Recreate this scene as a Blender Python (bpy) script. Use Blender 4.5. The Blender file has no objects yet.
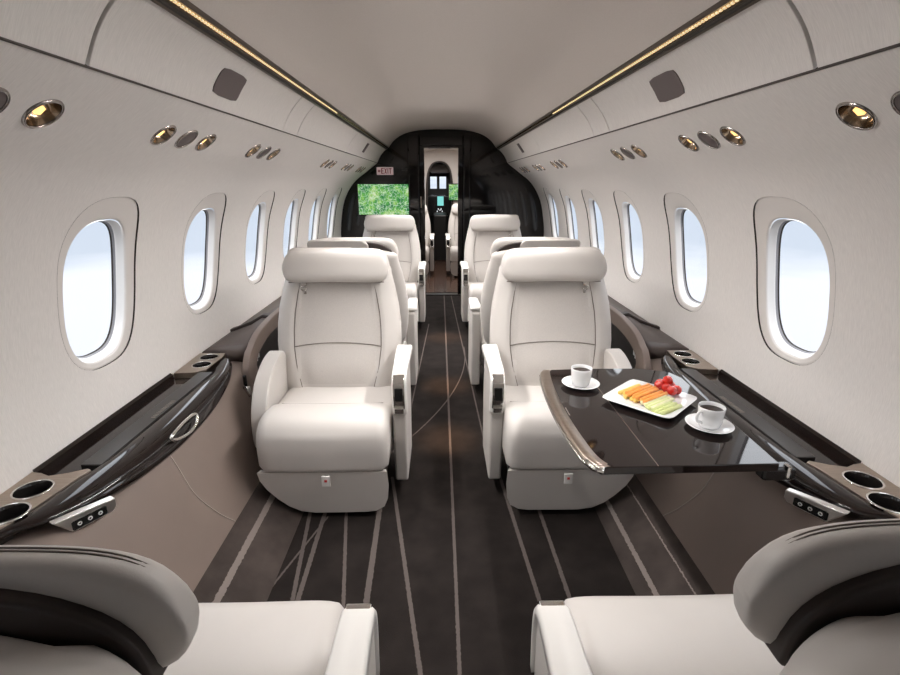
import bpy, math, random
from mathutils import Vector, Matrix
random.seed(7)
sc = bpy.context.scene
COL = sc.collection
# ---------------------------------------------------------------- camera
F_PX, CAM_X, CAM_Z = 500.0, -0.035, 1.28
cd = bpy.data.cameras.new('camera'); cam = bpy.data.objects.new('camera', cd); COL.objects.link(cam)
cd.sensor_width = 36; cd.lens = F_PX / 900 * 36; cd.clip_start = .02
cam.location = (CAM_X, 0, CAM_Z)
cam.rotation_euler = (math.pi/2 - math.atan(154/F_PX), 0, -math.atan(10/F_PX))
sc.camera = cam
# ---------------------------------------------------------------- world
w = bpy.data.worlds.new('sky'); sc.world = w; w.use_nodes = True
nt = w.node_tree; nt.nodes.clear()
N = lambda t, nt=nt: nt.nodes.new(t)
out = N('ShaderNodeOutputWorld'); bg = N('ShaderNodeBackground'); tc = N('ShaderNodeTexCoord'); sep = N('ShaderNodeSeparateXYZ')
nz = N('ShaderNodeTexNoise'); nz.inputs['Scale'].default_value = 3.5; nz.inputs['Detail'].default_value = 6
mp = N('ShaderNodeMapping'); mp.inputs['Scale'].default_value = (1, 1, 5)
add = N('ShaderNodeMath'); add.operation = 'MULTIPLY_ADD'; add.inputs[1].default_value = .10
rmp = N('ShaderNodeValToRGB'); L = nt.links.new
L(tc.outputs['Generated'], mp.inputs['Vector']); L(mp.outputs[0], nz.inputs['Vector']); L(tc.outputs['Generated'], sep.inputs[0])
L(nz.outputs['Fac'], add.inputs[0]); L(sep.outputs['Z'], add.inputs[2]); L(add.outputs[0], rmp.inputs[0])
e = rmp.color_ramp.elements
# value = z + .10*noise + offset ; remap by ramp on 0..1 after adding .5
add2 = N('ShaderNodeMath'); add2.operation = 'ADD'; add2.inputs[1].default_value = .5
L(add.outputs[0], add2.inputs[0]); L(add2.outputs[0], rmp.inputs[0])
e[0].position = .09; e[0].color = (.11, .115, .125, 1)  # sky below the view, darkened to keep light off ceiling and bins
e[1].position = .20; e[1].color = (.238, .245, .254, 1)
for p_, c_ in ((.40, (.25, .26, .275, 1)), (.445, (.175, .195, .222, 1)), (.54, (.17, .19, .22, 1)), (.60, (.35, .37, .39, 1)), (.70, (.9, .93, .96, 1)), (1.0, (.93, .96, 1, 1))):  # unseen upper sky brightened on purpose to light seats and the table reflections
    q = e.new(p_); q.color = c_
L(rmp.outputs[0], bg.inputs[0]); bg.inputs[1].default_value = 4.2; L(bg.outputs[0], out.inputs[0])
# ---------------------------------------------------------------- exposure
vs = sc.view_settings
sc.display_settings.display_device = 'sRGB'
vs.view_transform = 'Standard'; vs.look = 'None'; vs.gamma = 1; vs.use_curve_mapping = False; vs.exposure = 0.0
try:
    sc.cycles.use_denoising = True; sc.cycles.max_bounces = 8; sc.cycles.diffuse_bounces = 5; sc.cycles.sample_clamp_indirect = 6
except Exception: pass
# ---------------------------------------------------------------- lights of the cabin
def area(name, loc, rot, sx, sy, power, col):
    l = bpy.data.lights.new(name, 'AREA'); l.shape = 'RECTANGLE'; l.size = sx; l.size_y = sy; l.energy = power; l.color = col
    o = bpy.data.objects.new(name, l); COL.objects.link(o); o.location = loc; o.rotation_euler = rot; return o
def spot(name, loc, target, power, col, ang=40, blend=.6, r=.02):
    l = bpy.data.lights.new(name, 'SPOT'); l.energy = power; l.color = col; l.spot_size = math.radians(ang); l.spot_blend = blend; l.shadow_soft_size = r
    o = bpy.data.objects.new(name, l); COL.objects.link(o); o.location = loc
    o.rotation_euler = (Vector(target)-Vector(loc)).to_track_quat('-Z', 'Y').to_euler(); return o
WARM = (1, .965, .942)
for s in (-1, 1):
    # cove strips: one throw across the cabin and down, one up over the ceiling
    area('cove_light', (s*.592, 3.05, 1.644), (0, s*math.radians(38), 0), .014, 4.45, 27, WARM).data.spread = math.radians(104)
    area('cove_uplight', (s*.580, 2.3, 1.664), (0, s*math.radians(96), 0), .012, 4.2, 1.9, WARM).data.spread = math.radians(60)
for yy in (2.35, 3.08, 4.15):
    spot('aisle_spot', (-.16, yy, 1.80), (0.0, yy, 0), 230, (1, .62, .36), 13, 1.0, .06)
area('entry_light', (0, 7.0, 1.77), (0, 0, 0), .3, 1.2, 26, WARM)
# ---------------------------------------------------------------- materials
def mat(name, col, rough=.5, metal=0, spec=.5, coat=0, bump=None, vary=None, sheen=0, emit=None, coat_rough=.03):
    """bump=(scale xyz, strength, distance), vary=(scale xyz, amount)"""
    m = bpy.data.materials.new(name); m.use_nodes = True; t = m.node_tree; b = t.nodes['Principled BSDF']
    b.inputs['Base Color'].default_value = (*col, 1); b.inputs['Roughness'].default_value = rough; b.inputs['Metallic'].default_value = metal
    b.inputs['Specular IOR Level'].default_value = spec; b.inputs['Coat Weight'].default_value = coat; b.inputs['Coat Roughness'].default_value = coat_rough
    b.inputs['Sheen Weight'].default_value = sheen
    if emit: b.inputs['Emission Color'].default_value = (*emit[0], 1); b.inputs['Emission Strength'].default_value = emit[1]
    co = t.nodes.new('ShaderNodeTexCoord')
    def noise(scale, detail=4):
        mp = t.nodes.new('ShaderNodeMapping'); mp.inputs['Scale'].default_value = scale
        n = t.nodes.new('ShaderNodeTexNoise'); n.inputs['Scale'].default_value = 1; n.inputs['Detail'].default_value = detail
        t.links.new(co.outputs['Object'], mp.inputs['Vector']); t.links.new(mp.outputs[0], n.inputs['Vector']); return n
    if bump:
        n = noise(bump[0]); bp = t.nodes.new('ShaderNodeBump'); bp.inputs['Strength'].default_value = bump[1]; bp.inputs['Distance'].default_value = bump[2]
        t.links.new(n.outputs['Fac'], bp.inputs['Height']); t.links.new(bp.outputs[0], b.inputs['Normal'])
    if vary:
        n = noise(vary[0]); r = t.nodes.new('ShaderNodeValToRGB'); a = vary[1]
        r.color_ramp.elements[0].position = .3; r.color_ramp.elements[1].position = .7
        r.color_ramp.elements[0].color = tuple(c*(1-a) for c in col)+(1,); r.color_ramp.elements[1].color = tuple(min(1, c*(1+a)) for c in col)+(1,)
        t.links.new(n.outputs['Fac'], r.inputs[0]); t.links.new(r.outputs[0], b.inputs['Base Color'])
    return m
M = {}
M['fabric'] = mat('wall_linen', (.80, .768, .742), .85, bump=((90, 420, 60), .12, .0006), vary=((40, 500, 40), .06), spec=.2)
M['ceiling'] = mat('ceiling_cloth', (.60, .55, .515), .8, bump=((300, 300, 300), .1, .001), vary=((200, 200, 200), .03), spec=.2)
M['seam'] = mat('shadow_gap_rubber', (.03, .025, .022), .8)
M['leather'] = mat('cream_leather', (.58, .548, .518), .42, bump=((260, 260, 260), .12, .001), vary=((5, 5, 5), .03), spec=.4)
M['leatherP'] = mat('cream_perforated_leather', (.545, .512, .482), .5, bump=((330, 330, 330), .35, .001), vary=((300, 300, 300), .06), spec=.35)
M['armwhite'] = mat('pale_arm_leather', (.74, .72, .69), .38, spec=.4, vary=((5, 5, 5), .02))
M['stitch'] = mat('seam_thread', (.17, .145, .125), .7)
M['taupe'] = mat('taupe_leather', (.225, .175, .150), .5, bump=((200, 200, 200), .15, .001), vary=((4, 4, 4), .06), spec=.35)
M['taupeD'] = mat('dark_taupe_leather', (.085, .065, .058), .48, bump=((200, 200, 200), .15, .001), vary=((4, 4, 4), .06), spec=.4)
M['taupestitch'] = mat('taupe_stitching', (.40, .34, .30), .7)
M['gloss'] = mat('black_lacquered_veneer', (.012, .0075, .0065), .05, spec=.5, vary=((3, 60, 60), .5))
M['gap'] = mat('panel_joint', (.09, .075, .068), .8)
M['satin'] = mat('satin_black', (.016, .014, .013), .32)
M['bulk'] = mat('black_lacquer_panel', (.006, .005, .005), .05, spec=.5)
M['brown'] = mat('dark_brown_leather', (.030, .021, .018), .45)
M['bronze'] = mat('brushed_bronze', (.42, .35, .29), .28, 1, vary=((20, 300, 300), .1))
M['chrome'] = mat('chrome', (.75, .73, .70), .12, 1)
M['housing'] = mat('bronzed_housing', (.10, .078, .062), .35, .6)
M['darkchrome'] = mat('dark_chrome', (.36, .33, .31), .15, 1)
M['goldchrome'] = mat('gilt_reflector', (.52, .40, .28), .14, 1)
M['gold'] = mat('gold_reflector', (.80, .58, .30), .2, 1)
M['dark'] = mat('dark_mesh', (.05, .045, .042), .5)
M['grille'] = mat('grey_mauve_grille', (.125, .10, .098), .6, bump=((500, 500, 500), .3, .001))
M['white'] = mat('window_white_plastic', (.86, .85, .84), .35)
M['bezel'] = mat('window_bezel_plastic', (.78, .745, .715), .5)
M['blind'] = mat('window_track_grey', (.30, .30, .32), .4)
M['china'] = mat('white_porcelain', (.82, .82, .82), .12, coat=.5)
M['coffee'] = mat('coffee', (.025, .010, .004), .3, spec=.15)
M['carrot'] = mat('carrot', (.85, .33, .06), .45, vary=((60, 60, 60), .15))
M['pepper'] = mat('yellow_pepper', (.88, .62, .16), .4, vary=((60, 60, 60), .15))
M['celery'] = mat('celery', (.66, .72, .30), .4, vary=((80, 80, 80), .15))
M['apple'] = mat('pale_melon', (.80, .78, .50), .4, vary=((60, 60, 60), .12))
M['tomato'] = mat('tomato', (.55, .02, .012), .15, coat=.5)
M['stem'] = mat('green_stem', (.08, .22, .04), .6)
M['button'] = mat('white_button_mark', (.8, .8, .8), .4)
M['black'] = mat('black_plastic', (.01, .01, .01), .25)
M['red'] = mat('red_print', (.6, .03, .03), .5)
M['exitpink'] = mat('exit_sign_panel', (.62, .50, .50), .4, emit=((.9, .62, .62), .22))
M['exitred'] = mat('exit_sign_letters', (.25, .01, .02), .5)
M['bulb'] = mat('warm_lamp', (1, .8, .5), .5, emit=((1, .72, .38), 9))
M['lens'] = mat('gold_glint_glow', (.9, .6, .3), .3, emit=((1, .60, .20), 1.6))  # glow that imitates the gold reflection inside the reading lights
M['led'] = mat('led_strip_light', (1, .8, .5), .5, emit=((1, .74, .42), .7))
M['cabin'] = mat('cream_entry_lining', (.60, .55, .51), .6, vary=((3, 3, 3), .03))
M['avionic'] = mat('avionics_display', (.1, .4, .4), .3, emit=((.25, .75, .70), .9))
M['amber'] = mat('avionics_lights', (.8, .8, .8), .3, emit=((.8, .85, .9), .8))
M['wood'] = mat('entry_floor_wood', (.085, .045, .03), .25, coat=.4, vary=((8, 40, 4), .4))

def glass_mat():
    m = bpy.data.materials.new('window_glass'); m.use_nodes = True; t = m.node_tree; t.nodes.clear()
    o = t.nodes.new('ShaderNodeOutputMaterial'); tr = t.nodes.new('ShaderNodeBsdfTransparent'); g = t.nodes.new('ShaderNodeBsdfGlossy'); g.inputs['Roughness'].default_value = .02
    tr.inputs[0].default_value = (.97, .98, 1, 1); mx = t.nodes.new('ShaderNodeMixShader'); mx.inputs[0].default_value = .03
    t.links.new(tr.outputs[0], mx.inputs[1]); t.links.new(g.outputs[0], mx.inputs[2]); t.links.new(mx.outputs[0], o.inputs[0]); return m
M['glass'] = glass_mat()

def screen_mat():
    m = bpy.data.materials.new('screen_foliage'); m.use_nodes = True; t = m.node_tree; b = t.nodes['Principled BSDF']
    b.inputs['Roughness'].default_value = .15; b.inputs['Base Color'].default_value = (.01, .01, .01, 1)
    co = t.nodes.new('ShaderNodeTexCoord')
    n = t.nodes.new('ShaderNodeTexNoise'); n.inputs['Scale'].default_value = 14; n.inputs['Detail'].default_value = 5
    v = t.nodes.new('ShaderNodeTexVoronoi'); v.feature = 'DISTANCE_TO_EDGE'; v.inputs['Scale'].default_value = 26
    r = t.nodes.new('ShaderNodeValToRGB'); el = r.color_ramp.elements
    el[0].position = .35; el[0].color = (.015, .20, .06, 1); el[1].position = .72; el[1].color = (.75, .85, .55, 1)
    q = el.new(.5); q.color = (.10, .42, .08, 1); q = el.new(.6); q.color = (.30, .62, .12, 1)
    r2 = t.nodes.new('ShaderNodeValToRGB'); r2.color_ramp.elements[0].color = (1, 1, 1, 1); r2.color_ramp.elements[1].color = (0, 0, 0, 1); r2.color_ramp.elements[1].position = .07
    mx = t.nodes.new('ShaderNodeMixRGB'); mx.inputs[2].default_value = (.75, .9, .75, 1)
    t.links.new(co.outputs['Object'], n.inputs['Vector'])
    av = t.nodes.new('ShaderNodeVectorMath'); av.operation = 'ADD'; sv = t.nodes.new('ShaderNodeVectorMath'); sv.operation = 'SCALE'; sv.inputs['Scale'].default_value = .10
    t.links.new(n.outputs['Color'], sv.inputs[0]); t.links.new(co.outputs['Object'], av.inputs[0]); t.links.new(sv.outputs[0], av.inputs[1])
    t.links.new(av.outputs[0], v.inputs['Vector']); t.links.new(n.outputs['Fac'], r.inputs[0]); t.links.new(v.outputs['Distance'], r2.inputs[0])
    t.links.new(r2.outputs[0], mx.inputs[0]); t.links.new(r.outputs[0], mx.inputs[1])
    t.links.new(mx.outputs[0], b.inputs['Emission Color']); b.inputs['Emission Strength'].default_value = .85
    return m
M['screen'] = screen_mat()

def carpet_mat(name, base, stripe, stripes, arc=None):
    """stripes: (a, b, halfwidth, y0, y1): a woven line along x = a + b*y"""
    m = bpy.data.materials.new(name); m.use_nodes = True; t = m.node_tree; b = t.nodes['Principled BSDF']
    b.inputs['Roughness'].default_value = .95; b.inputs['Specular IOR Level'].default_value = .1
    co = t.nodes.new('ShaderNodeTexCoord'); sp = t.nodes.new('ShaderNodeSeparateXYZ'); t.links.new(co.outputs['Object'], sp.inputs[0])
    def mth(op, a, c=None, d=None):
        n = t.nodes.new('ShaderNodeMath'); n.operation = op
        for i, v in enumerate((a, c, d)):
            if v is None: continue
            if isinstance(v, (int, float)): n.inputs[i].default_value = v
            else: t.links.new(v, n.inputs[i])
        return n.outputs[0]
    nz = t.nodes.new('ShaderNodeTexNoise'); nz.inputs['Scale'].default_value = 110; nz.inputs['Detail'].default_value = 3
    t.links.new(co.outputs['Object'], nz.inputs['Vector'])
    wob = mth('MULTIPLY_ADD', nz.outputs['Fac'], .008, -.004)
    xs = mth('ADD', sp.outputs['X'], wob); ys = sp.outputs['Y']; tot = None
    for a, k, hw, y0, y1 in stripes:
        lx = mth('MULTIPLY_ADD', ys, k, a); d = mth('ABSOLUTE', mth('SUBTRACT', xs, lx))
        v = mth('LESS_THAN', d, hw)
        v = mth('MULTIPLY', v, mth('MULTIPLY', mth('GREATER_THAN', ys, y0), mth('LESS_THAN', ys, y1)))
        tot = v if tot is None else mth('MAXIMUM', tot, v)
    if arc:
        cx, cy, R, hw, ax0, ay0, ay1 = arc
        d = mth('SQRT', mth('ADD', mth('POWER', mth('SUBTRACT', xs, cx), 2), mth('POWER', mth('SUBTRACT', ys, cy), 2)))
        v = mth('LESS_THAN', mth('ABSOLUTE', mth('SUBTRACT', d, R)), hw)
        v = mth('MULTIPLY', v, mth('MULTIPLY', mth('GREATER_THAN', xs, ax0), mth('MULTIPLY', mth('GREATER_THAN', ys, ay0), mth('LESS_THAN', ys, ay1))))
        tot = mth('MAXIMUM', tot, v)
    n2 = t.nodes.new('ShaderNodeTexNoise'); n2.inputs['Scale'].default_value = 9; n2.inputs['Detail'].default_value = 6
    t.links.new(co.outputs['Object'], n2.inputs['Vector'])
    r = t.nodes.new('ShaderNodeValToRGB'); r.color_ramp.elements[0].position = .35; r.color_ramp.elements[1].position = .7
    r.color_ramp.elements[0].color = tuple(c*.8 for c in base)+(1,); r.color_ramp.elements[1].color = tuple(c*1.25 for c in base)+(1,)
    t.links.new(n2.outputs['Fac'], r.inputs[0])
    mx = t.nodes.new('ShaderNodeMixRGB'); mx.inputs[2].default_value = (*stripe, 1)
    t.links.new(tot, mx.inputs[0]); t.links.new(r.outputs[0], mx.inputs[1])
    t.links.new(mx.outputs[0], b.inputs['Base Color'])
    bp = t.nodes.new('ShaderNodeBump'); bp.inputs['Strength'].default_value = .5; bp.inputs['Distance'].default_value = .002
    nb = t.nodes.new('ShaderNodeTexNoise'); nb.inputs['Scale'].default_value = 420; t.links.new(co.outputs['Object'], nb.inputs['Vector'])
    t.links.new(nb.outputs['Fac'], bp.inputs['Height']); t.links.new(bp.outputs[0], b.inputs['Normal'])
    return m
# circle through the woven arc's points
def circ(p, q, r):
    ax, ay = p; bx, by = q; cx, cy = r; d = 2*(ax*(by-cy)+bx*(cy-ay)+cx*(ay-by))
    ux = ((ax*ax+ay*ay)*(by-cy)+(bx*bx+by*by)*(cy-ay)+(cx*cx+cy*cy)*(ay-by))/d
    uy = ((ax*ax+ay*ay)*(cx-bx)+(bx*bx+by*by)*(ax-cx)+(cx*cx+cy*cy)*(bx-ax))/d
    return ux, uy, math.hypot(ax-ux, ay-uy)
ux, uy, RR = circ((-.222, 2.321), (-.01, 2.798), (.151, 3.595))
M['carpet'] = carpet_mat('striped_brown_carpet', (.020, .016, .0145), (.115, .096, .088), [
    (.012, 0, .0055, 0, 5.9), (.081, -.17, .007, 0, 2.0), (-.245, -.025, .010, 0, 2.1), (-.147, -.158, .006, 0, 2.1), (-.47, -.022, .008, 0, 2.1),
    (-.36, -.12, .007, 0, 2.1), (-1.007, .30, .004, 0, 1.72), (.36, -.064, .007, 0, 2.1), (.411, -.026, .007, 0, 2.1),
    (.253, -.027, .004, 2.3, 5.9), (-.315, .037, .004, 2.2, 4.6)], (ux, uy, RR, .0035, -.3, 2.2, 3.9))
M['dadocarpet'] = carpet_mat('taupe_ledge_carpet', (.062, .050, .045), (.23, .195, .178), [(-.715, 0, .009, 0, 2.2), (.645, 0, .007, 0, 2.2), (.735, .0, .002, 0, 2.2)])

# ---------------------------------------------------------------- mesh helpers
def link(name, me, m, parent=None, smooth=True):
    me.name = name
    if m: me.materials.append(m)
    if smooth:
        for p in me.polygons: p.use_smooth = True
    o = bpy.data.objects.new(name, me); COL.objects.link(o)
    if parent: o.parent = parent
    return o
def mesh(name, v, f, m, parent=None, smooth=True, bevel=0, seg=3, sub=0, normals=None):
    me = bpy.data.meshes.new(name); me.from_pydata([tuple(p) for p in v], [], f); me.validate(); me.update()
    o = link(name, me, m, parent, smooth)
    if normals: me.normals_split_custom_set_from_vertices(normals)
    if bevel:
        b = o.modifiers.new('bevel', 'BEVEL'); b.width = bevel; b.segments = seg; b.limit_method = 'ANGLE'; b.angle_limit = math.radians(28); b.harden_normals = True
    if sub:
        s_ = o.modifiers.new('sub', 'SUBSURF'); s_.levels = sub; s_.render_levels = sub
    return o
class MB:
    def __init__(s): s.v = []; s.f = []
    def add(s, v, f): k = len(s.v); s.v += [tuple(p) for p in v]; s.f += [[i+k for i in q] for q in f]; return s
    def box(s, x0, x1, y0, y1, z0, z1): return s.add(*box(x0, x1, y0, y1, z0, z1))
    def out(s, name, m, parent=None, **k): return mesh(name, s.v, s.f, m, parent, **k)
def box(x0, x1, y0, y1, z0, z1):
    x0, x1 = sorted((x0, x1)); y0, y1 = sorted((y0, y1)); z0, z1 = sorted((z0, z1))
    return ([(x0,y0,z0),(x1,y0,z0),(x1,y1,z0),(x0,y1,z0),(x0,y0,z1),(x1,y0,z1),(x1,y1,z1),(x0,y1,z1)],
            [[0,3,2,1],[4,5,6,7],[0,1,5,4],[1,2,6,5],[2,3,7,6],[3,0,4,7]])
def bbox(name, b, m, parent=None, bevel=.004, seg=3): return mesh(name, *box(*b), m, parent, True, bevel, seg)
def loft(loops, cap=True, closed=True):
    n = len(loops[0]); v = [p for l in loops for p in l]; f = []
    for i in range(len(loops)-1):
        for j in range(n if closed else n-1):
            a = i*n+j; b = i*n+(j+1) % n; f.append([a, b, b+n, a+n])
    if cap: f.append(list(range(n))[::-1]); f.append([(len(loops)-1)*n+j for j in range(n)])
    return v, f
def prism(poly, axis, t0, t1):
    """poly of 2D points; axis 'x': (y,z), 'y': (x,z), 'z': (x,y)"""
    g = {'x': lambda p, t: (t, p[0], p[1]), 'y': lambda p, t: (p[0], t, p[1]), 'z': lambda p, t: (p[0], p[1], t)}[axis]
    return loft([[g(p, t0) for p in poly], [g(p, t1) for p in poly]])
def fixn(o):
    import bmesh
    b = bmesh.new(); b.from_mesh(o.data); bmesh.ops.recalc_face_normals(b, faces=b.faces); b.to_mesh(o.data); b.free(); return o
def tube(pts, r, n=8, cap=True):
    pts = [Vector(p) for p in pts]; loops = []; ref = None
    for i, p in enumerate(pts):
        d = (pts[min(i+1, len(pts)-1)]-pts[max(i-1, 0)]).normalized()
        if ref is None: ref = d.orthogonal().normalized()
        ref = (ref-d*ref.dot(d)).normalized(); b = d.cross(ref)
        rr = r[i] if isinstance(r, (list, tuple)) else r
        loops.append([p+(ref*math.cos(2*math.pi*k/n)+b*math.sin(2*math.pi*k/n))*rr for k in range(n)])
    return loft(loops, cap)
def lathe(prof, n=32, mtx=None):
    loops = [[Vector((r*math.cos(2*math.pi*k/n), r*math.sin(2*math.pi*k/n), z)) for k in range(n)] for r, z in prof]
    if mtx: loops = [[mtx @ p for p in l] for l in loops]
    return loft(loops, cap=False)
def catmull(K, n=12):
    P = [K[0]]+list(K)+[K[-1]]; out = []
    for i in range(len(P)-3):
        p0, p1, p2, p3 = [Vector(q) for q in P[i:i+4]]
        for j in range(n):
            u = j/n; out.append(.5*((2*p1)+(-p0+p2)*u+(2*p0-5*p1+4*p2-p3)*u*u+(-p0+3*p1-3*p2+p3)*u**3))
    out.append(Vector(K[-1])); return out
def empty(name, label, cat, loc=(0,0,0), rotz=0, group=None):
    o = bpy.data.objects.new(name, None); COL.objects.link(o); o.location = loc; o.rotation_euler = (0, 0, rotz); o.empty_display_size = .1
    o['label'] = label; o['category'] = cat
    if group: o['group'] = group
    return o
def tag(o, label, cat, group=None):
    o['label'] = label; o['category'] = cat
    if group: o['group'] = group
    return o
def struct(o, label=None):
    o['kind'] = 'structure'
    if label: o['label'] = label
    return o
def dup(root, label, loc=None, rotz=None):
    r = root.copy(); COL.objects.link(r); r['label'] = label
    if loc is not None: r.location = loc
    if rotz is not None: r.rotation_euler = (0, 0, rotz)
    def rec(a, b):
        for ch in list(a.children):
            if ch == r: continue
            c = ch.copy(); COL.objects.link(c); c.parent = b; rec(ch, c)
    rec(root, r); return r

# ---------------------------------------------------------------- cabin cross-section
KP = [(.66, 1.58), (.725, 1.50), (.85, 1.405), (1.0, 1.285), (1.108, 1.11), (1.158, .9), (1.178, .70), (1.163, .52), (1.158, .43), (1.15, .30)]
def _prof():
    Q = []
    for i in range(len(KP)-3):
        p0, p1, p2, p3 = [Vector(q) for q in KP[i:i+4]]
        for j in range(80):
            u = j/80; Q.append(.5*((2*p1)+(-p0+p2)*u+(2*p0-5*p1+4*p2-p3)*u*u+(-p0+3*p1-3*p2+p3)*u**3))
    Q.append(Vector(KP[-2])); S = [0]
    for a, b in zip(Q, Q[1:]): S.append(S[-1]+(b-a).length)
    return Q, S
PQ, PS = _prof(); SMAX = PS[-1]
import bisect
def prof(s):
    s = max(0, min(SMAX, s)); i = min(max(bisect.bisect_left(PS, s)-1, 0), len(PQ)-2)
    t = (s-PS[i])/(PS[i+1]-PS[i]); p = PQ[i].lerp(PQ[i+1], t)
    a = PQ[max(i-3, 0)]; b = PQ[min(i+4, len(PQ)-1)]; d = (b-a).normalized()
    return p, Vector((-d.y, d.x))*(-1) if (-d.y*-1) < 0 else Vector((-d.y, d.x))   # outward normal
def W(sg, y, s, off=0, nrm=None):
    p, n = prof(s)
    if n.x < 0: n = -n
    if nrm is not None: n = nrm
    q = p+n*off
    return Vector((sg*q.x, y, q.y))
def Wn(sg, s):
    p, n = prof(s)
    if n.x < 0: n = -n
    return Vector((-sg*n.x, 0, -n.y))        # towards the cabin
def sell(hw, hh, n, k, N_):
    a = 2*math.pi*k/N_; c, s_ = math.cos(a), math.sin(a)
    r = (abs(c/hw)**n+abs(s_/hh)**n)**(-1/n); return r*c, r*s_
def rect_pt(y0, y1, s0, s1, yc, scn, c, s_):
    t = []
    if c > 1e-9: t.append((y1-yc)/c)
    if c < -1e-9: t.append((y0-yc)/c)
    if s_ > 1e-9: t.append((s1-scn)/s_)
    if s_ < -1e-9: t.append((s0-scn)/s_)
    t = min(t); return yc+t*c, scn+t*s_
def wall_mesh(name, sg, y_start, y_end, wins, lights):
    V = []; Fc = []; NN = []
    def grid(y0, y1, s0, s1, ny, SL):
        k = len(V); ns = len(SL)-1
        for i in range(ny+1):
            for j in range(ns+1):
                s = SL[j]; V.append(W(sg, y0+(y1-y0)*i/ny, s)); NN.append(Wn(sg, s))
        for i in range(ny):
            for j in range(ns):
                a = k+i*(ns+1)+j; Fc.append([a, a+1, a+ns+2, a+ns+1])
    def patch(yc, scn, hw, hh, n, y0, y1, s0, s1, N_=96, K=8):
        corners = [math.atan2(b-scn, a-yc) for a in (y0, y1) for b in (s0, s1)]
        angs = [2*math.pi*k/N_ for k in range(N_)]
        for c in corners:                      # snap to the corners
            c %= 2*math.pi; i = min(range(N_), key=lambda i: abs((angs[i]-c+math.pi) % (2*math.pi)-math.pi)); angs[i] = c
        k0 = len(V)
        for q in range(K+1):
            t = (q/K)**1.3
            for a in angs:
                c, s_ = math.cos(a), math.sin(a)
                r = (abs(c/hw)**n+abs(s_/hh)**n)**(-1/n); py, ps = yc+r*c, scn+r*s_
                ry, rs = rect_pt(y0, y1, s0, s1, yc, scn, c, s_)
                s = ps+(rs-ps)*t; V.append(W(sg, py+(ry-py)*t, s)); NN.append(Wn(sg, s))
        for q in range(K):
            for j in range(N_):
                a = k0+q*N_+j; b = k0+q*N_+(j+1) % N_; Fc.append([a, b, b+N_, a+N_])
    def row(items, s0, s1, gap):
        scn = items[0][1]; SL = [s0]+[scn+gap*math.tan(2*math.pi*k/96) for k in range(-23, 24)]+[s1]
        c0, c1 = math.atan2(s0-scn, gap), math.atan2(s1-scn, gap)
        ks = sorted(range(-24, 25), key=lambda k: abs(2*math.pi*k/96-c0))[0], sorted(range(-24, 25), key=lambda k: abs(2*math.pi*k/96-c1))[0]
        SL = [s0]+[scn+gap*math.tan(2*math.pi*k/96) for k in range(ks[0]+1, ks[1])]+[s1]
        y = y_start
        for (yc, scn, hw, hh, n) in items:
            a, b = yc-gap, yc+gap
            if a-y > .002: grid(y, a, s0, s1, 2, SL)
            patch(yc, scn, hw, hh, n, a, b, s0, s1); y = b
        if y_end-y > .002: grid(y, y_end, s0, s1, 2, SL)
    row([(l, .14, .037, .037, 2) for l in lights], 0, .28, .0685)
    row([(l, .698, .195, .290, 2.9) for l in wins], .28, SMAX, .3675)
    if sg > 0: Fc = [q[::-1] for q in Fc]
    o = mesh(name, V, Fc, M['fabric'], normals=NN)
    return struct(o)
WIN_Y = [1.640+.735*k for k in range(-3, 6)]
LIGHT_Y = []
for c_ in (.98, 1.715, 2.445, 3.85, 4.62, 5.37):
    LIGHT_Y += [c_-.137, c_, c_+.137]
for sg, nm in ((-1, 'wall_left'), (1, 'wall_right')):
    wall_mesh(nm, sg, -1.6, 5.92, WIN_Y, LIGHT_Y)

# ---------------------------------------------------------------- ceiling
CE = catmull([(-.590, 1.662), (-.53, 1.735), (-.42, 1.80), (-.25, 1.838), (0, 1.848), (.25, 1.838), (.42, 1.80), (.53, 1.735), (.590, 1.662)], 6)
v, f = loft([[(p[0], y, p[1]) for p in CE] for y in (-1.6, 0, 1, 2, 3, 4, 5, 5.92)], cap=False, closed=False)
struct(mesh('ceiling', v, f, M['ceiling']))
# ---------------------------------------------------------------- cove strips (gold LED track between ceiling and overhead panels)
for sg, nm in ((-1, 'left'), (1, 'right')):
    t = empty('cove_light_strip', 'slim gilt light strip where the ceiling meets the %s overhead panels' % nm, 'light strip', (0, 0, 0), 0)
    mesh('housing', *loft([[(sg*a, y, b) for a, b in ((.630, 1.640), (.622, 1.652), (.606, 1.668), (.590, 1.672), (.586, 1.664), (.592, 1.656), (.604, 1.650), (.614, 1.634))] for y in (-1.6, 5.9)]), M['housing'], t)
    mesh('brass_track', *loft([[(sg*a, y, b) for a, b in ((.5925, 1.6545), (.598, 1.6505), (.6035, 1.6475), (.6060, 1.6490), (.600, 1.655), (.595, 1.659))] for y in (-1.6, 5.9)]), M['gold'], t)
    mb = MB(); y = .15
    while y < 3.0:
        mb.box(sg*.5945, sg*.6000, y, y+.008, 1.6485, 1.6525); y += .016
    d = mb.out('led_beads', M['led'], t, smooth=False)
    bbox('dark_rail', (sg*.606, sg*.622, -1.6, 5.9, 1.6375, 1.6455), M['seam'], t, .002)

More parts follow.
